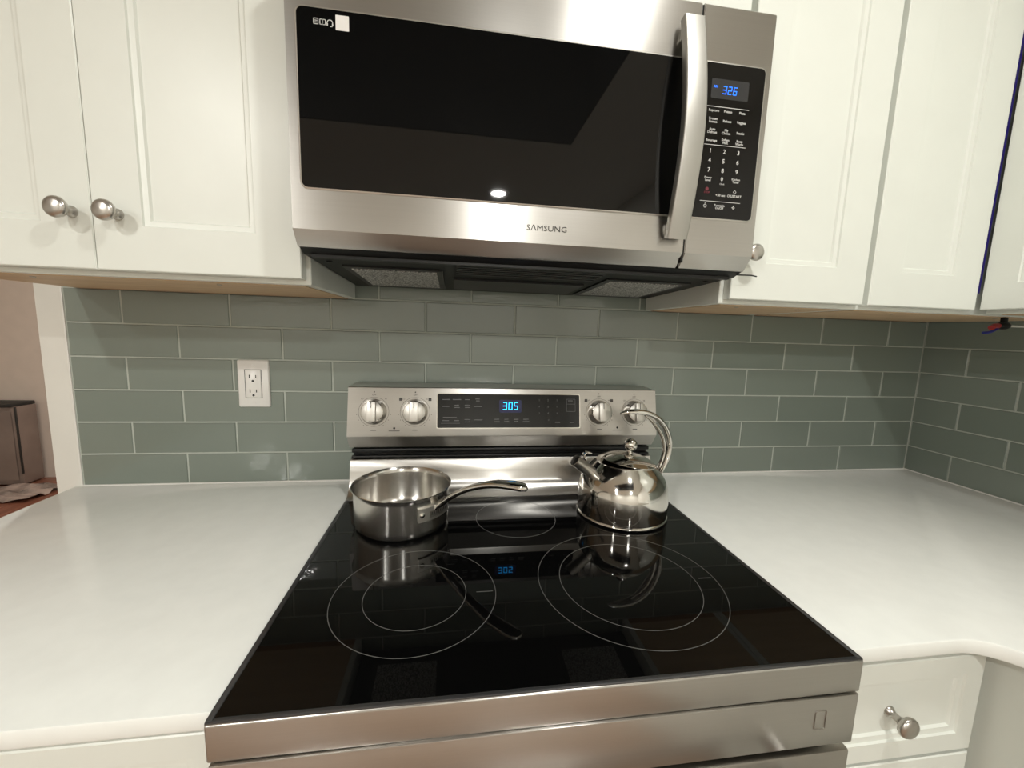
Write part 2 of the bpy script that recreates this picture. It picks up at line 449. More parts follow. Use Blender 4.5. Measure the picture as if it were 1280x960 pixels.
# cabinet on the right wall: face looks towards -X
t = root('upper_cabinet', 'white upper cabinet on the right wall, at the right edge of the photo', 'cabinet', (1.14, -0.7, ZB))
obj('body', bx(0.9915, RW-0.001, -1.10, YC-0.0235, ZB+0.001, ZT, bev=0.0012, seg=1), 'white', t)
obj('bottom_panel', bx(1.008, RW-0.02, -1.08, -0.355, ZB-0.0004, ZB+0.004), 'maple', t, smooth=0)
door(t, T_side(0.9690, -0.3400, ZD), 0.375, ZT-ZD, stile=0.052)
door(t, T_side(0.9690, -0.7175, ZD), 0.375, ZT-ZD, stile=0.052)

# countertops
ct = root('countertop', 'white quartz countertop left of the range, below the outlet', 'countertop', (-0.7, -0.33, 0.895))
bm = B(); P = [(-1.033, -0.0005), (-0.3825, -0.0005), (-0.3825, -0.656), (-1.033, -0.656)]
def slab(pts, z0, z1, e=0.003):
    bm = B(); bm2 = None
    n = len(pts)
    def inset(d):
        out = []
        for i in range(n):
            p0, p1, p2 = Vector(pts[i-1]), Vector(pts[i]), Vector(pts[(i+1) % n])
            a, b_ = (p1-p0).normalized(), (p2-p1).normalized()
            na, nb_ = Vector((a.y, -a.x)), Vector((b_.y, -b_.x))
            k = (na+nb_); k = k/ max(1e-6, (1+na.dot(nb_)))
            out.append(p1 + k*d)
        return out
    lv = [(e, z0), (e*0.3, z0+e*0.3), (0, z0+e), (0, z1-e), (e*0.3, z1-e*0.3), (e, z1)]
    return loops(bm, [[(p.x, p.y, z) for p in inset(d)] for d, z in lv])
obj('slab', slab(P, 0.8945, 0.917), 'quartz', ct, smooth=40)
ct = root('countertop', 'white quartz L-shaped countertop right of the range, with a rounded inner corner', 'countertop', (0.8, -0.4, 0.895))
P = [(0.3825, -0.0005), (RW-0.0005, -0.0005), (RW-0.0005, -1.9), (0.632, -1.9)]
cxr, cyr, rr = 0.632-0.075, -0.654-0.075, 0.075
for k in range(13):
    a = math.radians(0 + 90*k/12)
    P.append((cxr+rr*math.cos(a), cyr+rr*math.sin(a)))
P.append((0.3825, -0.654))
obj('slab', slab(P, 0.8945, 0.917), 'quartz', ct, smooth=40)
# caulk line is part of the tile wall
obj('caulk_bead', bx(-1.016, RW, -0.0035, 0.002, 0.9171, 0.9200), 'plastic', wall_back, smooth=0)
obj('caulk_bead', bx(TX0-0.004, TX0-0.0005, -0.001, 0.004, 0.918, 1.384, bev=0.0015), 'plastic', wall_back)
obj('caulk_bead', bx(RW-0.003, RW+0.002, -1.3, -0.0036, 0.9171, 0.9200), 'plastic', wall_right, smooth=0)

# base cabinets
def base_cab(label, x0, x1, y0=-0.61):
    t = root('base_cabinet', label, 'cabinet', ((x0+x1)/2, -0.3, 0))
    obj('body', bx(x0, x1, y0, -0.003, 0.10, 0.8935), 'white', t, smooth=0)
    obj('toe_kick', bx(x0, x1, y0+0.06, -0.003, 0.0005, 0.10), 'white', t, smooth=0)
    return t
t = base_cab('white base cabinet left of the range, only its top showing', -1.02, -0.3835)
d = door(t, T_front(-1.017, -0.632, 0.708), 0.628, 0.160, stile=0.030, name='drawer'); knob(d, (-0.70, -0.632, 0.788))
door(t, T_front(-1.017, -0.632, 0.11), 0.3125, 0.592); door(t, T_front(-0.7015, -0.632, 0.11), 0.3125, 0.592)
t = base_cab('white base cabinet with one drawer knob, right of the range', 0.3835, 0.6645)
d = door(t, T_front(0.3875, -0.632, 0.708), 0.262, 0.160, stile=0.030, name='drawer')
knob(d, (0.5025, -0.6243, 0.7820))
door(t, T_front(0.3875, -0.632, 0.11), 0.262, 0.592)
t = root('base_cabinet', 'white base cabinet under the counter corner, at the lower right edge', 'cabinet', (1.0, -1.2, 0))
obj('body', bx(0.6665, RW-0.001, -1.85, -0.003, 0.10, 0.8935), 'white', t, smooth=0)
obj('toe_kick', bx(0.72, RW-0.001, -1.85, -0.003, 0.0005, 0.10), 'white', t, smooth=0)
door(t, T_side(0.6455, -0.70, 0.11), 0.45, 0.76, stile=0.068)
door(t, T_side(0.6455, -1.153, 0.11), 0.45, 0.76, stile=0.068)

# ------------------------------------------------------------------ wall outlet
t = root('wall_outlet', 'white duplex wall outlet on the green tile', 'outlet', (-0.623, 0, 1.113))
fp = obj('face_plate', xz_plate(-0.659, -0.587, 1.1125, 1.2290, -0.006, 0.0, r=0.004, edge=0.003), 'plastic', t, smooth=50)
dv = obj('receptacle', xz_plate(-0.6405, -0.6055, 1.1370, 1.2045, -0.0072, -0.005, r=0.002, edge=0.0008), 'plastic', t, smooth=50)
gs = B()
for a in ((-0.6425, -0.6410, 1.1355, 1.2060), (-0.6050, -0.6035, 1.1355, 1.2060), (-0.6425, -0.6035, 1.2050, 1.2062), (-0.6425, -0.6035, 1.1352, 1.1364)):
    box(gs, a[0], a[1], -0.00615, -0.0055, a[2], a[3])
obj('seam', gs, 'printdim', t, smooth=0)
for zc in (1.1885, 1.1530):
    obj('slot', bx(-0.6320, -0.6298, -0.0074, -0.006, zc-0.004, zc+0.0045), 'slot', dv, smooth=0)
    obj('slot', bx(-0.6175, -0.6155, -0.0074, -0.006, zc-0.0035, zc+0.004), 'slot', dv, smooth=0)
    obj('ground_hole', lathe(B(), [(0.0028, 0), (0.0028, 0.0012)], (-0.6235, -0.0062, zc-0.0105), d=(0, -1, 0), n=14), 'slot', dv, smooth=0)
for zc in (1.2175, 1.1235):
    obj('screw', lathe(B(), [(0.003, 0), (0.003, 0.0006), (0.002, 0.001), (0, 0.001)], (-0.623, -0.006, zc), d=(0, -1, 0), n=16), 'plastic', t)

# ------------------------------------------------------------------ microwave
MY = -0.4016
t = mwv = root('microwave', 'stainless over-the-range microwave with black window and blue clock', 'microwave', (0, -0.2, 1.42))
obj('body', bx(-0.3775, 0.3775, -0.366, -0.003, 1.436, 1.845, bev=0.002, seg=1), 'blackmetal', t)
# front mass: door and control column, profile with a chamfer at the bottom
def front_block(x0, x1, e=0.0015):
    prof = [(-0.366, 1.4375), (-0.3835, 1.4375), (MY, 1.4602), (MY, 1.8455-0.004), (MY+0.004, 1.8455), (-0.366, 1.8455)]
    bm = B()
    loops(bm, [[(x, y, z) for y, z in prof] for x in (x0, x1)])
    es = [ed for ed in bm.edges if abs(ed.verts[0].co.x-ed.verts[1].co.x) < 1e-6 and (ed.verts[0].co.y < -0.37 or ed.verts[1].co.y < -0.37)]
    bmesh.ops.bevel(bm, geom=es, offset=e, segments=2, affect='EDGES')
    return bm
dr = obj('door', front_block(-0.3775, 0.2466), 'steel', t, smooth=25)
obj('window_frame', xz_plate(-0.3636, 0.2346, 1.5169, 1.7611, MY-0.0016, MY+0.002, r=0.011, edge=0.0008), 'satincap', dr, smooth=50)
wg = obj('window', xz_plate(-0.3612, 0.2322, 1.5193, 1.7587, MY-0.0018, MY+0.002, r=0.009), 'mwglass', dr, smooth=50)
# handle: bowed bar
hp = [(0.2235, -0.4150, 1.4785), (0.2235, -0.4270, 1.5300), (0.2235, -0.4370, 1.590), (0.2235, -0.4405, 1.6430), (0.2235, -0.4370, 1.696), (0.2235, -0.4270, 1.756), (0.2235, -0.4150, 1.8075)]
pth = catmull(hp, 6)
hl = []
for i_, p_ in enumerate(pth):
    tg = (pth[min(i_+1, len(pth)-1)] - pth[max(i_-1, 0)]).normalized(); nv = Vector((1, 0, 0)).cross(tg)
    hl.append([p_ + Vector((1, 0, 0))*u_ + nv*v_ for u_, v_ in rrect(-0.0175, 0.0175, -0.0075, 0.0075, 0.003, 3)])
hd = obj('handle', loops(B(), hl), 'steeliso', dr, smooth=40)
for z0_, z1_ in ((1.4860, 1.5040), (1.7820, 1.8000)):
    obj('handle_post', bx(0.2110, 0.2360, -0.416, MY+0.001, z0_, z1_, bev=0.002), 'steeliso', dr)
text('S\u039bMSUNG', 0.0122, (0.0085, MY-0.0004, 1.4838), 'printdark', dr, 'brand_lettering', sx=1.2)
cp = obj('control_panel', front_block(0.2496, 0.3775), 'steel', t, smooth=25)
obj('seam', bx(0.2464, 0.2498, MY+0.004, -0.37, 1.445, 1.843), 'black', t, smooth=0)
obj('panel_frame', xz_plate(0.2512, 0.3680, 1.5169, 1.7611, MY-0.0016, MY+0.002, r=0.010, edge=0.0008), 'satincap', cp, smooth=50)
obj('key_glass', xz_plate(0.2512, 0.3655, 1.5193, 1.7587, MY-0.0018, MY+0.002, r=0.008), 'mwglass', cp, smooth=50)
YT = MY-0.0021
obj('clock_window', xz_plate(0.2715, 0.3380, 1.7060, 1.7355, MY-0.0020, MY, r=0.002), 'clockwin', cp)
obj('clock_digits', seven(B(), '326', 0.2910, 1.7130, 0.0128, YT, slant=0.12, pitch=0.0092), 'blue', cp, smooth=0, label='blue lit clock digits 3 26')
text('AM', 0.0050, (0.2790, YT, 1.7235), 'blue', cp, 'clock_mark')
def rule(x0, x1, z): obj('rule_line', bx(x0, x1, YT-0.0001, MY-0.0017, z-0.0004, z+0.0004), 'print', cp, smooth=0)
rule(0.2668, 0.3418, 1.6935); rule(0.2672, 0.3422, 1.6350); rule(0.2680, 0.3422, 1.5464)
KX = [0.2793, 0.3045, 0.3303]
for z, words in ((1.6875, ('Popcorn', 'Potato', 'Pizza')), (1.6727, ('Frozen\nEntree', 'Reheat', 'Veggies')), (1.6565, ('Auto\nDefrost', 'My\nChoice', 'Snacks')), (1.6417, ('Beverage', 'Soften\nMelt', 'Keep\nWarm'))):
    for x, w in zip(KX, words): text(w, 0.0054, (x, YT, z), 'print', cp, 'key_label', bold=0.00006)
for z, ws in ((1.6255, '123'), (1.6104, '456'), (1.5955, '789')):
    for x, w in zip(KX, ws): text(w, 0.0096, (x, YT, z), 'print', cp, 'key_label', bold=0.00008)
text('Power\nLevel', 0.0050, (KX[0], YT, 1.5815), 'print', cp, 'key_label', bold=0.00005)
text('0', 0.0088, (KX[1], YT, 1.5824), 'print', cp, 'key_label', bold=0.00008)
text('Kitchen\nTimer', 0.0050, (KX[2], YT, 1.5815), 'print', cp, 'key_label', bold=0.00005)
text('Clock', 0.0036, (KX[1]+0.001, YT, 1.5747), 'print', cp, 'key_label')
text('STOP', 0.0044, (KX[0], YT, 1.5600), 'printred', cp, 'key_label', bold=0.0001)
obj('stop_mark', lathe(B(), [(0.0030, 0), (0.0030, 0.0002)], (KX[0], YT+0.0002, 1.5655), d=(0, -1, 0), n=16), 'printred', cp)
text('+30 sec', 0.0056, (KX[1], YT, 1.5567), 'print', cp, 'key_label', bold=0.00006)
text('OK/START', 0.0056, (KX[2], YT, 1.5567), 'print', cp, 'key_label', bold=0.00006)
def diamond(x, z, r, w):
    bm = B()
    o_ = [(x+r, z), (x, z+r), (x-r, z), (x, z-r)]; i_ = [(x+r-w, z), (x, z+r-w), (x-r+w, z), (x, z-r+w)]
    loops(bm, [[(p, YT, q) for p, q in o_], [(p, YT, q) for p, q in i_]], cap0=False, cap1=False); return bm
obj('start_mark', diamond(KX[2], 1.5637, 0.0032, 0.0009), 'print', cp, smooth=0)
bm = lathe(B(), [(0.0030, 0), (0.0030, 0.0002), (0.0020, 0.0002), (0.0020, 0)], (KX[0]-0.001, YT+0.0002, 1.5385), d=(0, -1, 0), n=20)
box(bm, KX[0]-0.002, KX[0], YT-0.0001, YT+0.0002, 1.5425, 1.5432)
obj('lamp_mark', bm, 'print', cp, smooth=0)
text('Turntable\nOn/Off', 0.0050, (KX[1], YT, 1.5380), 'print', cp, 'key_label', bold=0.00006)
bm = B()
for k in range(4):
    a = k*PI/2
    plate(bm, [(KX[2]+0.0036*math.cos(a), 1.5385+0.0036*math.sin(a)), (KX[2]+0.0013*math.cos(a+0.9), 1.5385+0.0013*math.sin(a+0.9)), (KX[2]+0.0013*math.cos(a-0.9), 1.5385+0.0013*math.sin(a-0.9))][::-1], lambda X, Z: (X, YT+0.0002, Z), lambda X, Z: (X, YT-0.0001, Z))
obj('fan_mark', bm, 'print', cp, smooth=0)
# corner sticker: three white pictograms on a dark tab and a white square
YS = MY-0.0020
st = root('window_sticker', 'small sticker with white pictograms and a white square on the microwave window', 'sticker', (-0.315, YS, 1.745))
obj('tab', xz_plate(-0.3420, -0.2885, 1.7290, 1.7560, YS-0.0001, MY-0.0018, r=0.002), 'mwglass', st)
obj('white_square', xz_plate(-0.3085, -0.2905, 1.7330, 1.7525, YS-0.0005, YS+0.0001, r=0.0006), 'plastic', st)
def frame_xz(bm, x0, x1, z0, z1, w, y):
    for a in ((x0, x1, z0, z0+w), (x0, x1, z1-w, z1), (x0, x0+w, z0, z1), (x1-w, x1, z0, z1)): box(bm, a[0], a[1], y-0.0003, y, a[2], a[3])
bm = B(); frame_xz(bm, -0.3385, -0.3315, 1.7375, 1.7455, 0.0010, YS-0.0001)
for k in range(2): box(bm, -0.3370, -0.3330, YS-0.0004, YS-0.0001, 1.7400+0.002*k, 1.7407+0.002*k)
obj('note_pictogram', bm, 'print', st, smooth=0)
bm = B(); frame_xz(bm, -0.3300, -0.3255, 1.7375, 1.7450, 0.0009, YS-0.0001); frame_xz(bm, -0.3262, -0.3218, 1.7375, 1.7450, 0.0009, YS-0.0001)
obj('book_pictogram', bm, 'print', st, smooth=0)
bm = B(); o_ = []; i_ = []
for k in range(13):
    a = math.radians(-20+220*k/12)
    o_.append((-0.3162+0.0042*math.cos(a), YS-0.0003, 1.7412+0.0042*math.sin(a))); i_.append((-0.3162+0.0032*math.cos(a), YS-0.0003, 1.7412+0.0032*math.sin(a)))
loops(bm, [o_, i_], closed=False, cap0=False, cap1=False)
box(bm, -0.3206, -0.3190, YS-0.0004, YS-0.0001, 1.7375, 1.7405); box(bm, -0.3134, -0.3118, YS-0.0004, YS-0.0001, 1.7375, 1.7405); box(bm, -0.3160, -0.3130, YS-0.0004, YS-0.0001, 1.7362, 1.7372)
obj('headset_pictogram', bm, 'print', st, smooth=0)
# underside
un = obj('underside', loops(B(), [[(x, -0.380, 1.4372), (x, -0.36, 1.430), (x, -0.012, 1.417), (x, -0.012, 1.4372)] for x in (-0.3755, 0.3755)]), 'blackmetal', t, smooth=0)
def uz(y): return 1.430 - (y+0.36)/0.348*0.013
def under_quad(x0, x1, y0, y1, d, th, mat, name, xs=0.0, parent=un):
    bm = B()
    loops(bm, [[(x0, y0, uz(y0)-d), (x1, y0, uz(y0)-d), (x1+xs, y1, uz(y1)-d), (x0-xs, y1, uz(y1)-d)], [(x0, y0, uz(y0)-d+th), (x1, y0, uz(y0)-d+th), (x1+xs, y1, uz(y1)-d+th), (x0-xs, y1, uz(y1)-d+th)]])
    return obj(name, bm, mat, parent, smooth=0)
for s in (-1, 1):
    a, b_ = sorted((s*0.160, s*0.338))
    f = under_quad(a, b_, -0.285, -0.045, 0.003, 0.004, 'black', 'filter_frame')
    under_quad(a+0.012, b_-0.012, -0.268, -0.066, 0.0042, 0.002, 'filter', 'grease_filter')
for k in range(5):
    under_quad(-0.135, 0.135, -0.345+0.018*k, -0.336+0.018*k, 0.004, 0.005, 'black', 'vent_slat')
under_quad(-0.14, 0.14, -0.20, -0.06, 0.004, 0.005, 'black', 'lamp_cover')
under_quad(-0.365, 0.365, -0.362, -0.352, 0.004, 0.006, 'black', 'front_lip')
for x in (-0.352, 0.352, 0.11):
    obj('screw', lathe(B(), [(0.005, 0), (0.005, 0.002), (0, 0.003)], (x, -0.31, uz(-0.31)), d=(0, 0, -1), n=12), 'black', un)
obj('mounting_wire', sweep(B(), [Vector((0.372, -0.372, 1.4335)), Vector((0.40, -0.375, 1.4335)), Vector((0.413, -0.372, 1.4325))], (0, 1, 0), 0.0012, 0.0012, n=8), 'black', un)

# ------------------------------------------------------------------ range
RX = 0.379; RYF = -0.676
t = rg = root('electric_range', 'stainless electric range with black glass cooktop and rear control panel', 'stove', (0, -0.35, 0))
bd = B(); box(bd, -RX, RX, -0.640, -0.012, 0.09, 0.905)
obj('body', bd, 'steel_dark', t, smooth=0)
obj('toe_panel', bx(-RX+0.02, RX-0.02, -0.60, -0.05, 0.0005, 0.09), 'black', t, smooth=0)
# cooktop
glass = obj('cooktop_glass', bx(-RX+0.006, RX-0.006, RYF+0.005, -0.105, 0.912, 0.9225, bev=0.001, seg=1), 'bglass', t)
for a_ in ((-RX, -RX+0.007, RYF+0.003, -0.06, 0.900, 0.9235), (RX-0.007, RX, RYF+0.003, -0.06, 0.900, 0.9235), (-RX, RX, RYF+0.0015, RYF+0.0075, 0.900, 0.9228)):
    obj('cooktop_trim', bx(*a_, bev=0.0012), 'darktrim', t)
obj('front_trim', bx(-RX, RX, RYF, -0.63, 0.8775, 0.9212, bev=0.0025, seg=3), 'steel', t)
def annulus(cx, cy, r, w=0.0009, z=0.92265, n=96):
    bm = B()
    L = lambda q, zz: [(cx+q*math.cos(2*PI*k/n), cy+q*math.sin(2*PI*k/n), zz) for k in range(n)]
    return loops(bm, [L(r-w/2, z-0.0002), L(r-w/2, z), L(r+w/2, z), L(r+w/2, z-0.0002)], cap0=False, cap1=False)
for cx, cy, r in ((0.148, -0.490, 0.1466), (0.148, -0.490, 0.1114), (-0.190, -0.4925, 0.1205), (-0.190, -0.4925, 0.0753), (-0.002, -0.2547, 0.0847), (-0.239, -0.2505, 0.072), (0.239, -0.244, 0.072)):
    obj('burner_ring', annulus(cx, cy, r), 'ring', glass, smooth=0)
for a in ((-0.099, -0.074), (0.268, 0.290)):
    obj('burner_mark', bx(a[0], a[1], -0.4966, -0.4955, 0.9224, 0.92265), 'ring', glass, smooth=0)
# oven door
dr = obj('oven_door', bx(-RX+0.003, RX-0.003, RYF-0.002, -0.64, 0.8075, 0.8765, bev=0.0012), 'steel', t)
obj('vent_gap', bx(-RX+0.012, RX-0.012, -0.660, -0.639, 0.780, 0.806), 'black', t, smooth=0)
lb = obj('door_lower', bx(-RX+0.003, RX-0.003, RYF-0.002, -0.641, 0.165, 0.7965, bev=0.004), 'steel_dark', dr)
obj('door_window', xz_plate(-0.335, 0.335, 0.23, 0.775, RYF-0.0035, RYF-0.001, r=0.012), 'bglass', dr)
bm = sweep(B(), catmull([(-0.33, -0.678, 0.735), (-0.325, -0.722, 0.735), (-0.2, -0.730, 0.735), (0.2, -0.730, 0.735), (0.325, -0.722, 0.735), (0.33, -0.678, 0.735)], 8), (0, 0, 1), 0.014, 0.010, n=16, power=3)
obj('door_handle', bm, 'steel', dr, smooth=50)
fr = B(); P0 = rrect(0.3165, 0.3325, 0.8325, 0.8590, 0.002); P1 = rrect(0.3172, 0.3318, 0.8332, 0.8583, 0.0014)
loops(fr, [[(x, RYF-0.0018, z) for x, z in P0], [(x, RYF-0.0026, z) for x, z in P0], [(x, RYF-0.0026, z) for x, z in P1], [(x, RYF-0.0018, z) for x, z in P1]], cap0=False, cap1=False)
obj('clear_tab_outline', fr, 'steel_dark', dr, smooth=0)
obj('storage_drawer', bx(-RX+0.003, RX-0.003, RYF-0.001, -0.641, 0.095, 0.160, bev=0.003), 'steel', t)
# back guard: curved lower splash, black vent, control panel
prof = [(-0.075, 1.0040), (-0.096, 1.0040), (-0.098, 1.0020), (-0.1035, 0.975), (-0.1090, 0.952), (-0.1170, 0.938), (-0.1270, 0.9285), (-0.1370, 0.9245), (-0.143, 0.9238), (-0.143, 0.9226), (-0.075, 0.9226)]
obj('lower_splash', loops(B(), [[(x, y, z) for y, z in prof] for x in (-RX+0.001, RX-0.001)]), 'steel', t, smooth=40)
vb = obj('rear_vent', bx(-RX+0.006, RX-0.006, -0.080, -0.015, 0.9235, 1.036), 'black', t)
obj('vent_slat', bx(-RX+0.003, RX-0.003, -0.093, -0.078, 1.0055, 1.0120, bev=0.002), 'black', vb)
obj('vent_slat', bx(-RX+0.003, RX-0.003, -0.092, -0.078, 1.0190, 1.0290, bev=0.003), 'black', vb)
gp = [(-0.012, 1.1790), (-0.0925, 1.1790), (-0.0955, 1.1775), (-0.1190, 1.0685), (-0.1185, 1.0655), (-0.0975, 1.0350), (-0.012, 1.0350)]
cpn = obj('control_panel', loops(B(), [[(x, y, z) for y, z in gp] for x in (-RX, RX)]), 'steel', t, smooth=25)
# face frame of the tilted control face
fa, fb_ = Vector((0, -0.0955, 1.1775)), Vector((0, -0.1190, 1.0685))
up = (fa-fb_).normalized(); nrm = Vector((1, 0, 0)).cross(up).normalized()     # up and outward
if nrm.y > 0: nrm = -nrm
tilt = math.atan2(up.y, up.z)
def F(x, z, d=0.0):
    s = (z-fb_.z)/up.z
    p = fb_ + up*s + nrm*d
    return (x, p.y, p.z)
TROT = (PI/2 - tilt, 0, 0)
def face_plate(x0, x1, z0, z1, d0, d1, r):
    bm = B(); P0 = rrect(x0, x1, z0, z1, r)
    return loops(bm, [[F(x, z, d0) for x, z in P0], [F(x, z, d1) for x, z in P0]])
obj('display_rim', face_plate(-0.1765, 0.1765, 1.0840, 1.1660, 0, 0.0009, 0.004), 'chrome', cpn)
obj('display_glass', face_plate(-0.1748, 0.1748, 1.0855, 1.1645, 0, 0.0014, 0.003), 'dispglass', cpn)
obj('clock_backlight', face_plate(-0.027, 0.028, 1.1210, 1.1515, 0, 0.0016, 0.004), 'bluedim', cpn)
bm = seven(B(), '305', -0.0185, 1.1275, 0.0190, 0, slant=0.05, pitch=0.0135, place=lambda X, Z, d: F(X, Z, 0.0018-d))
obj('clock_digits', bm, 'cyan', cpn, smooth=0, label='blue lit clock digits 3 05')
def dash(x, z, w, h=0.0018):
    obj('faint_print', face_plate(x-w/2, x+w/2, z-h/2, z+h/2, 0.0012, 0.0016, 0.0004), 'printdim', cpn, smooth=0)
def fx(px): return -0.1755 + (px-40)/1280*0.1795          # pixels of the enlarged left half
def fz(py): return 1.1645 - (py-60)/560*0.0790
for px, py, w in ((190, 152, .018), (372, 152, .020), (550, 152, .012), (725, 140, .011), (730, 172, .009), (185, 265, .017), (370, 245, .011), (375, 283, .013), (553, 245, .013), (553, 283, .012), (735, 265, .019), (255, 447, .032), (185, 500, .016), (370, 500, .012), (553, 483, .014), (553, 522, .013), (735, 487, .021), (1055, 478, .012), (1060, 517, .013), (1225, 478, .010), (1230, 517, .012)):
    dash(fx(px), fz(py), w)
obj('print_line', face_plate(fx(110), fx(425), fz(547), fz(541), 0.0012, 0.0016, 0.0002), 'printdim', cpn, smooth=0)
def gx(px): return 0.0 + px/1225*0.1735
for px, py, w in ((105, 478, .012), (105, 517, .010), (275, 478, .013), (275, 517, .016), (835, 530, .013), (1092, 530, .010)): dash(gx(px), fz(py), w)
for r_, row in enumerate(('123', '456', '789')):
    for c_, ch in enumerate(row):
        p = F(gx((512, 668, 828)[c_]), fz((155, 265, 378)[r_]), 0.0015); text(ch, 0.0062, p, 'printdim', cpn, 'key_digit', rot=TROT)
text('0', 0.0062, F(gx(675), fz(490), 0.0015), 'printdim', cpn, 'key_digit', rot=TROT)
fr = B()
for (a0, a1, c0, c1) in ((1000, 1160, 130, 136), (1000, 1160, 340, 346), (1000, 1005, 130, 346), (1155, 1160, 130, 346), (1000, 1160, 215, 220)):
    P_ = rrect(gx(a0), gx(a1), fz(c1), fz(c0), 0.0002, 1); loops(fr, [[F(x, z, 0.0012) for x, z in P_], [F(x, z, 0.0016) for x, z in P_]])
obj('print_box', fr, 'printdim', cpn, smooth=0); dash(gx(1070), fz(160), 0.012)
# knobs
def range_knob(x, z):
    c = Vector(F(x, z, 0)); side = Vector((1, 0, 0))
    k = obj('burner_knob', lathe(B(), [(0.0300, 0.0), (0.0302, 0.004), (0.0290, 0.009), (0.0262, 0.019), (0.0248, 0.0235), (0.0240, 0.0240), (0.0, 0.0240)], c, d=nrm, n=48), 'chrome', cpn, smooth=40)
    obj('cap', lathe(B(), [(0.0238, 0.0238), (0.0238, 0.0248), (0.0230, 0.0254), (0.0, 0.0254)], c, d=nrm, n=40), 'satincap', k, smooth=40)
    g = B()
    bxm = Matrix((( 1, nrm.x, up.x, c.x), (0, nrm.y, up.y, c.y), (0, nrm.z, up.z, c.z), (0, 0, 0, 1)))
    box(g, -0.0105, 0.0095, 0.020, 0.0345, -0.0225, 0.0225, bev=0.0016)
    bmesh.ops.transform(g, matrix=bxm, verts=g.verts)
    obj('grip', g, 'satincap', k, smooth=40)
    g = box(B(), -0.0010, 0.0006, 0.0340, 0.0347, 0.008, 0.0222); bmesh.ops.transform(g, matrix=bxm, verts=g.verts)
    obj('pointer_line', g, 'printdark', k, smooth=0)
    # printed ring round the knob
    n = 72; L = lambda q, d: [tuple(c + side*(q*math.cos(2*PI*i/n)) + up*(q*math.sin(2*PI*i/n)) + nrm*d) for i in range(n)]
    obj('dial_ring', loops(B(), [L(0.0338, 0.0001), L(0.0338, 0.0003), L(0.0344, 0.0003), L(0.0344, 0.0001)], cap0=False, cap1=False), 'printdark', cpn, smooth=0)
    P3 = lambda dx, dz: tuple(c + side*dx + up*dz + nrm*0.0003)
    text('OFF', 0.0052, P3(0, 0.0395), 'printdark', cpn, 'dial_label', rot=TROT)
    for dx, dz in ((-0.0265, 0.030), (0.0265, 0.030)): text('HI' if dx > 0 else 'LO', 0.0045, P3(dx, dz), 'printdark', cpn, 'dial_label', rot=TROT)
    tk = B()
    for ang in (-55, -90-35, -10, 190, -30, 210):
        a = math.radians(ang); q = 0.0385
        p = c + side*(q*math.cos(a)) + up*(q*math.sin(a))
        loops(tk, [[p+side*(sx*0.0007)+up*(sz*0.0007)+nrm*d for sx, sz in ((-1,-1),(1,-1),(1,1),(-1,1))] for d in (0.0001, 0.0003)])
    loops(tk, [[c+side*(sx*0.0014)+up*(0.0465+sz*0.0014)+nrm*d for sx, sz in ((-1,-1),(1,-1),(1,1),(-1,1))] for d in (0.0001, 0.0003)])
    obj('dial_ticks', tk, 'printdark', cpn, smooth=0)
for x in (-0.3205, -0.2265, 0.2265, 0.3205): range_knob(x, 1.1225)
for x in (-0.2600, -0.1925, 0.1925, 0.2600):
    obj('dual_zone_mark', face_plate(x-0.0036, x+0.0036, 1.1478, 1.1550, 0, 0.0004, 0.0008), 'printdark', cpn, smooth=0)
for x in (-0.2735, 0.2735):
    obj('indicator_lamp', lathe(B(), [(0.0025, 0), (0.0025, 0.0008), (0, 0.001)], F(x, 1.0850, 0), d=nrm, n=16), 'black', cpn)
    obj('faint_print', face_plate(x-0.0125, x+0.0125, 1.0782, 1.0796, 0, 0.0003, 0.0003), 'printdark', cpn, smooth=0)
for x in (-0.3205, -0.2265, 0.2265, 0.3205):
    obj('faint_print', face_plate(x-0.006, x+0.006, 1.0797, 1.0815, 0, 0.0003, 0.0003), 'printdark', cpn, smooth=0)

# ------------------------------------------------------------------ saucepan
pc = Vector((-0.239, -0.2505, 0.9227))
t = root('saucepan', 'small open stainless saucepan with a long curved handle on the rear left burner', 'saucepan', pc)
prof = [(0.0, 0.0), (0.080, 0.0), (0.0880, 0.0015), (0.0920, 0.006), (0.0938, 0.015), (0.0945, 0.070), (0.0955, 0.0755), (0.0985, 0.0800), (0.0992, 0.0815), (0.0980, 0.0822), (0.0950, 0.0795), (0.0928, 0.0750)]
obj('body', lathe(B(), prof+[(0.0925, 0.06)], pc, n=72, cap1=False), 'satin', t, smooth=50)
obj('inside', lathe(B(), [(0.0930, 0.0758), (0.0920, 0.060), (0.0912, 0.015), (0.0860, 0.0075), (0.060, 0.0060), (0.0, 0.0060)], pc, n=72, cap0=False), 'panin', t, smooth=50)
ang = math.radians(-38.6); pdv = Vector((math.cos(ang), math.sin(ang), 0)); psd = Vector((-pdv.y, pdv.x, 0))
# handle bracket hugging the wall
def strap(a0, a1, z0, z1, r0, r1, n=12, slope=0.0):
    bm = B(); ls = []
    for k in range(n+1):
        a = ang + math.radians(a0 + (a1-a0)*k/n)
        e = Vector((math.cos(a), math.sin(a), 0))
        dz = slope*k/n
        ls.append([pc+e*r0+Vector((0, 0, z0+dz)), pc+e*r1+Vector((0, 0, z0+dz)), pc+e*r1+Vector((0, 0, z1+dz)), pc+e*r0+Vector((0, 0, z1+dz))])
    return loops(bm, ls)
br = obj('bracket', strap(-27, 20, 0.036, 0.062, 0.0935, 0.0985), 'satincap', t, smooth=30)
obj('rivet', lathe(B(), [(0.005, 0), (0.005, 0.0015), (0.003, 0.003), (0, 0.0035)], pc+Vector((math.cos(ang-0.40)*0.0983, math.sin(ang-0.40)*0.0983, 0.050)), d=(math.cos(ang-0.40), math.sin(ang-0.40), 0), n=16), 'chrome', br)
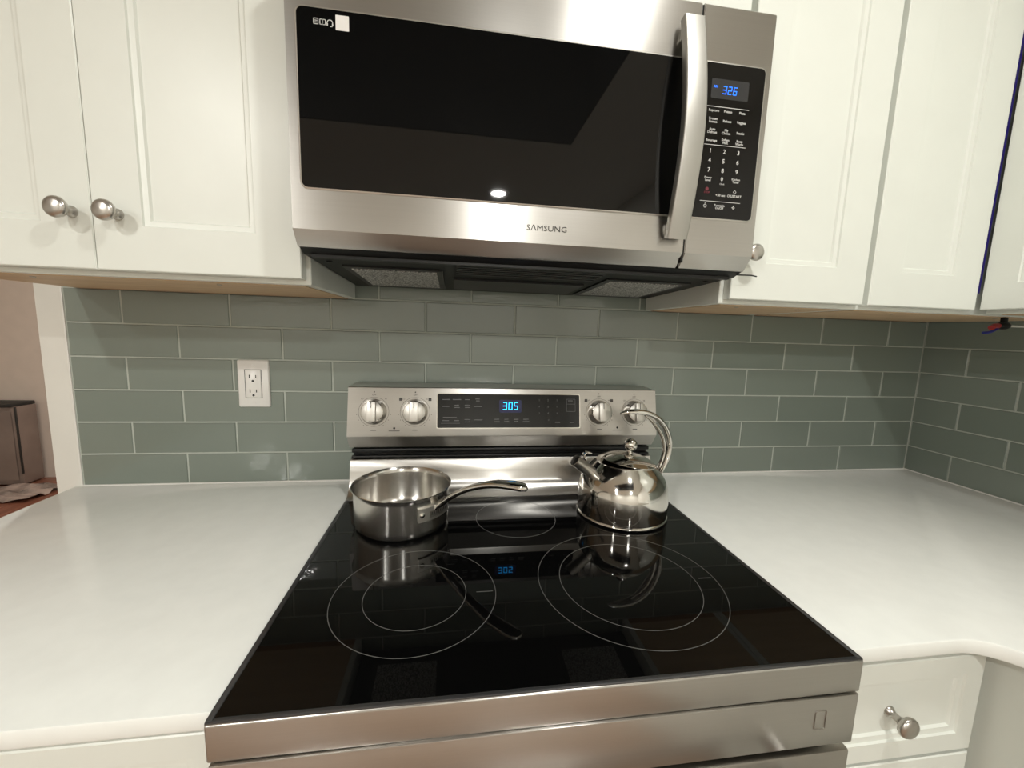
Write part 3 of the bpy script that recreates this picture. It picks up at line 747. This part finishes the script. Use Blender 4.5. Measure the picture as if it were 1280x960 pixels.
nm = obj('name_plate', strap(-14, 18, 0.041, 0.054, 0.0982, 0.0992), 'nickel', br, smooth=30)
wb = B()
for k in range(9):
    bm_ = strap(-11.5+3.1*k, -9.7+3.1*k, 0.0445 if k % 2 else 0.0455, 0.0505 if k % 3 else 0.0515, 0.0990, 0.0996, n=1)
    me_ = bpy.data.meshes.new('t'); bm_.to_mesh(me_); bm_.free(); wb.from_mesh(me_); bpy.data.meshes.remove(me_)
obj('embossed_lettering', wb, 'printdark', nm, smooth=0)
hk = [(0.0965, 0.054), (0.105, 0.063), (0.122, 0.0785), (0.157, 0.1020), (0.193, 0.1190), (0.227, 0.1300), (0.259, 0.1350), (0.279, 0.1355), (0.288, 0.1335)]
pth = catmull([pc + pdv*s + Vector((0, 0, z)) for s, z in hk], 6)
nh = len(pth)
obj('handle', sweep(B(), pth, psd, lerp_list([0.013, 0.011, 0.0085, 0.008, 0.0095, 0.0125, 0.014, 0.012, 0.004], nh), lerp_list([0.004, 0.0055, 0.0055, 0.0055, 0.006, 0.0065, 0.0065, 0.006, 0.003], nh), n=20, power=2.6), 'chrome', t, smooth=60)

# ------------------------------------------------------------------ kettle
kc = Vector((0.2392, -0.2440, 0.9228))
t = root('kettle', 'polished steel whistling kettle with ball-topped lid on the rear right burner', 'kettle', kc)
kp = [(0.0, 0.0), (0.092, 0.0), (0.0970, 0.0008), (0.0990, 0.0028), (0.0993, 0.0052), (0.0982, 0.0072), (0.0970, 0.0085), (0.0976, 0.022), (0.0980, 0.040), (0.0970, 0.056), (0.0950, 0.071), (0.0890, 0.085), (0.0800, 0.098), (0.0700, 0.1085), (0.0615, 0.1155), (0.0600, 0.1170), (0.0600, 0.119), (0.0, 0.119)]
obj('body', lathe(B(), kp, kc, n=96), 'kettlesteel', t, smooth=40)
ka = math.radians(8)
kd = Vector((math.cos(ka), math.sin(ka), 0)); ks = Vector((-kd.y, kd.x, 0))
pv = kc + Vector((0, 0, 0.030))
LT = Matrix.Translation(pv) @ Matrix.Rotation(math.radians(6.5), 4, ks) @ Matrix.Translation(-pv)
lb_ = lathe(B(), [(0.0, 0.1185), (0.0575, 0.1185), (0.0605, 0.1192), (0.0610, 0.1204), (0.0590, 0.1215), (0.0540, 0.1240), (0.0420, 0.1300), (0.0280, 0.1345), (0.0140, 0.1368), (0.0075, 0.1375), (0.0060, 0.1395), (0.0058, 0.1420), (0.0, 0.1420)], kc, n=72); bmesh.ops.transform(lb_, matrix=LT, verts=lb_.verts)
lid = obj('lid', lb_, 'chrome', t, smooth=40)
kb = [(0.0, 0.1405)] + [(0.0145*math.sin(PI*k/14), 0.1555-0.0145*math.cos(PI*k/14)) for k in range(1, 14)] + [(0.0, 0.1700)]
lb_ = lathe(B(), kb, kc, n=40); bmesh.ops.transform(lb_, matrix=LT, verts=lb_.verts)
obj('lid_knob', lb_, 'chrome', lid, smooth=60)
K = lambda s, z: kc + kd*s + Vector((0, 0, z-0.9227))
hk = [(0.0880, 1.0060), (0.0990, 1.0200), (0.1110, 1.0420), (0.1150, 1.0680), (0.1100, 1.0920), (0.0960, 1.1170), (0.0740, 1.1370), (0.0480, 1.1480), (0.0220, 1.1515), (0.0, 1.1510), (-0.0160, 1.1485)]
pth = catmull([K(*q) for q in hk], 6); nh = len(pth)
obj('handle', sweep(B(), pth, ks, lerp_list([0.014, 0.010, 0.0075, 0.0075, 0.0090, 0.0105, 0.0120, 0.0125, 0.0115, 0.0085, 0.003], nh), lerp_list([0.0035, 0.0045, 0.0055, 0.0055, 0.0055, 0.0058, 0.0060, 0.0060, 0.0058, 0.0050, 0.002], nh), n=20, power=2.3), 'chrome', t, smooth=60)
hin = [(0.0840, 1.0120), (0.0960, 1.0330), (0.1015, 1.0600), (0.0950, 1.0880), (0.0800, 1.1120), (0.0620, 1.1300), (0.0450, 1.1420)]
pth = catmull([K(*q) for q in hin], 6)
obj('handle_grip_lining', sweep(B(), pth, ks, lerp_list([0.008, 0.005, 0.005, 0.007, 0.008, 0.006, 0.003], len(pth)), lerp_list([0.002, 0.0025, 0.003, 0.004, 0.004, 0.003, 0.002], len(pth)), n=14), 'chrome', t, smooth=60)
s0, s1 = K(-0.0630, 1.0085), K(-0.1195, 1.0500)
sd = (s1-s0).normalized(); sl = (s1-s0).length
sp = obj('spout', lathe(B(), [(0.0140, 0.0), (0.0138, 0.013), (0.0138, 0.016), (0.0128, 0.017), (0.0128, sl-0.001), (0.0132, sl), (0.0122, sl+0.0005), (0.0112, sl-0.004), (0.0110, 0.03)], s0, d=sd, n=40, cap1=False), 'nickel', t, smooth=40)
obj('spout_bore', lathe(B(), [(0.0, 0.034), (0.0111, 0.034), (0.0111, sl-0.005), (0.0109, 0.036), (0.0, 0.036)], s0, d=sd, n=32), 'slot', sp)
# whistle lever on top of the spout
upv = (Vector((0, 0, 1)) - sd*sd.z).normalized()
q = s0 + sd*(sl-0.014) + upv*0.0130
lp = catmull([q - sd*0.006, q + upv*0.004 + sd*0.002, q + upv*0.014 + sd*0.004, q + upv*0.020 - sd*0.008], 6)
obj('whistle_lever', sweep(B(), lp, ks, 0.0060, 0.0012, n=12, power=4), 'chrome', sp, smooth=40)
obj('lever_hinge', lathe(B(), [(0.0024, -0.0085), (0.0024, 0.0085)], q+upv*0.004, d=ks, n=14), 'chrome', sp)

# ------------------------------------------------------------------ loose wire ends under the right cabinet
t = root('loose_wires', 'loose red, black and blue wire ends hanging under the right-hand cabinet', 'wires', (1.09, -0.30, 1.365))
obj('red_wire', sweep(B(), catmull([(1.100, -0.30, 1.3655), (1.088, -0.30, 1.3650), (1.076, -0.302, 1.3640), (1.066, -0.304, 1.3600)], 5), (0, 1, 0), 0.006, 0.0055, n=12), 'redwire', t, smooth=60)
obj('blue_wire', sweep(B(), catmull([(1.092, -0.298, 1.3590), (1.078, -0.300, 1.3535), (1.066, -0.302, 1.3500), (1.050, -0.302, 1.3480)], 5), (0, 1, 0), 0.0035, 0.003, n=12), 'bluewire', t, smooth=60)
obj('black_connector', lathe(B(), [(0.0, 0), (0.006, 0.001), (0.0085, 0.006), (0.0090, 0.018), (0.0070, 0.026), (0.003, 0.032), (0.0, 0.033)], (1.090, -0.300, 1.3655), d=(1, 0, 0.02), n=20), 'black', t, smooth=50)
obj('clip', bx(1.100, 1.108, -0.305, -0.295, 1.366, 1.3845, bev=0.001), 'black', t)
obj('white_cable', sweep(B(), catmull([(1.118, -0.300, 1.3655), (1.16, -0.300, 1.3655), (1.23, -0.298, 1.3675), (1.300, -0.295, 1.3720)], 6), (0, 1, 0), 0.0025, 0.0025, n=10), 'whitewire', t, smooth=60)

# ------------------------------------------------------------------ next room: wrapped carton and plastic sheet
t = root('wrapped_carton', 'brown plastic-wrapped carton standing in the next room', 'box', (-3.75, 2.53, 0))
obj('box_body', bx(-4.15, -3.445, 2.46, 2.62, 0.012, 0.625, bev=0.006), 'greybox', t)
obj('lid', bx(-4.16, -3.46, 2.445, 2.63, 0.626, 0.650, bev=0.003), 'slot', t)
obj('edge_strip', bx(-3.4495, -3.4400, 2.4545, 2.4650, 0.10, 0.625, bev=0.001), 'slot', t)
fl = B()
rows = []
for j in range(7):
    rows.append([(-4.12+0.108*i, 2.4575-0.004*random.random()-0.002, 0.05+0.09*j) for i in range(7)])
for a_, b_ in zip(rows, rows[1:]): pass
loops(fl, rows, closed=False, cap0=False, cap1=False)
obj('plastic_wrap', fl, 'greybox', t, smooth=0)
n = 14; pb = B()
rows = [[(-4.1+0.075*i, 2.44-0.032*j, 0.003+0.035*random.random()) for i in range(n)] for j in range(11)]
loops(pb, rows, closed=False, cap0=False, cap1=False)
o = obj('plastic_sheet', pb, 'plasticwrap', None, smooth=0)
tag(o, 'crumpled brownish plastic sheet on the floor before the wrapped carton', 'plastic sheet')

convert_texts()
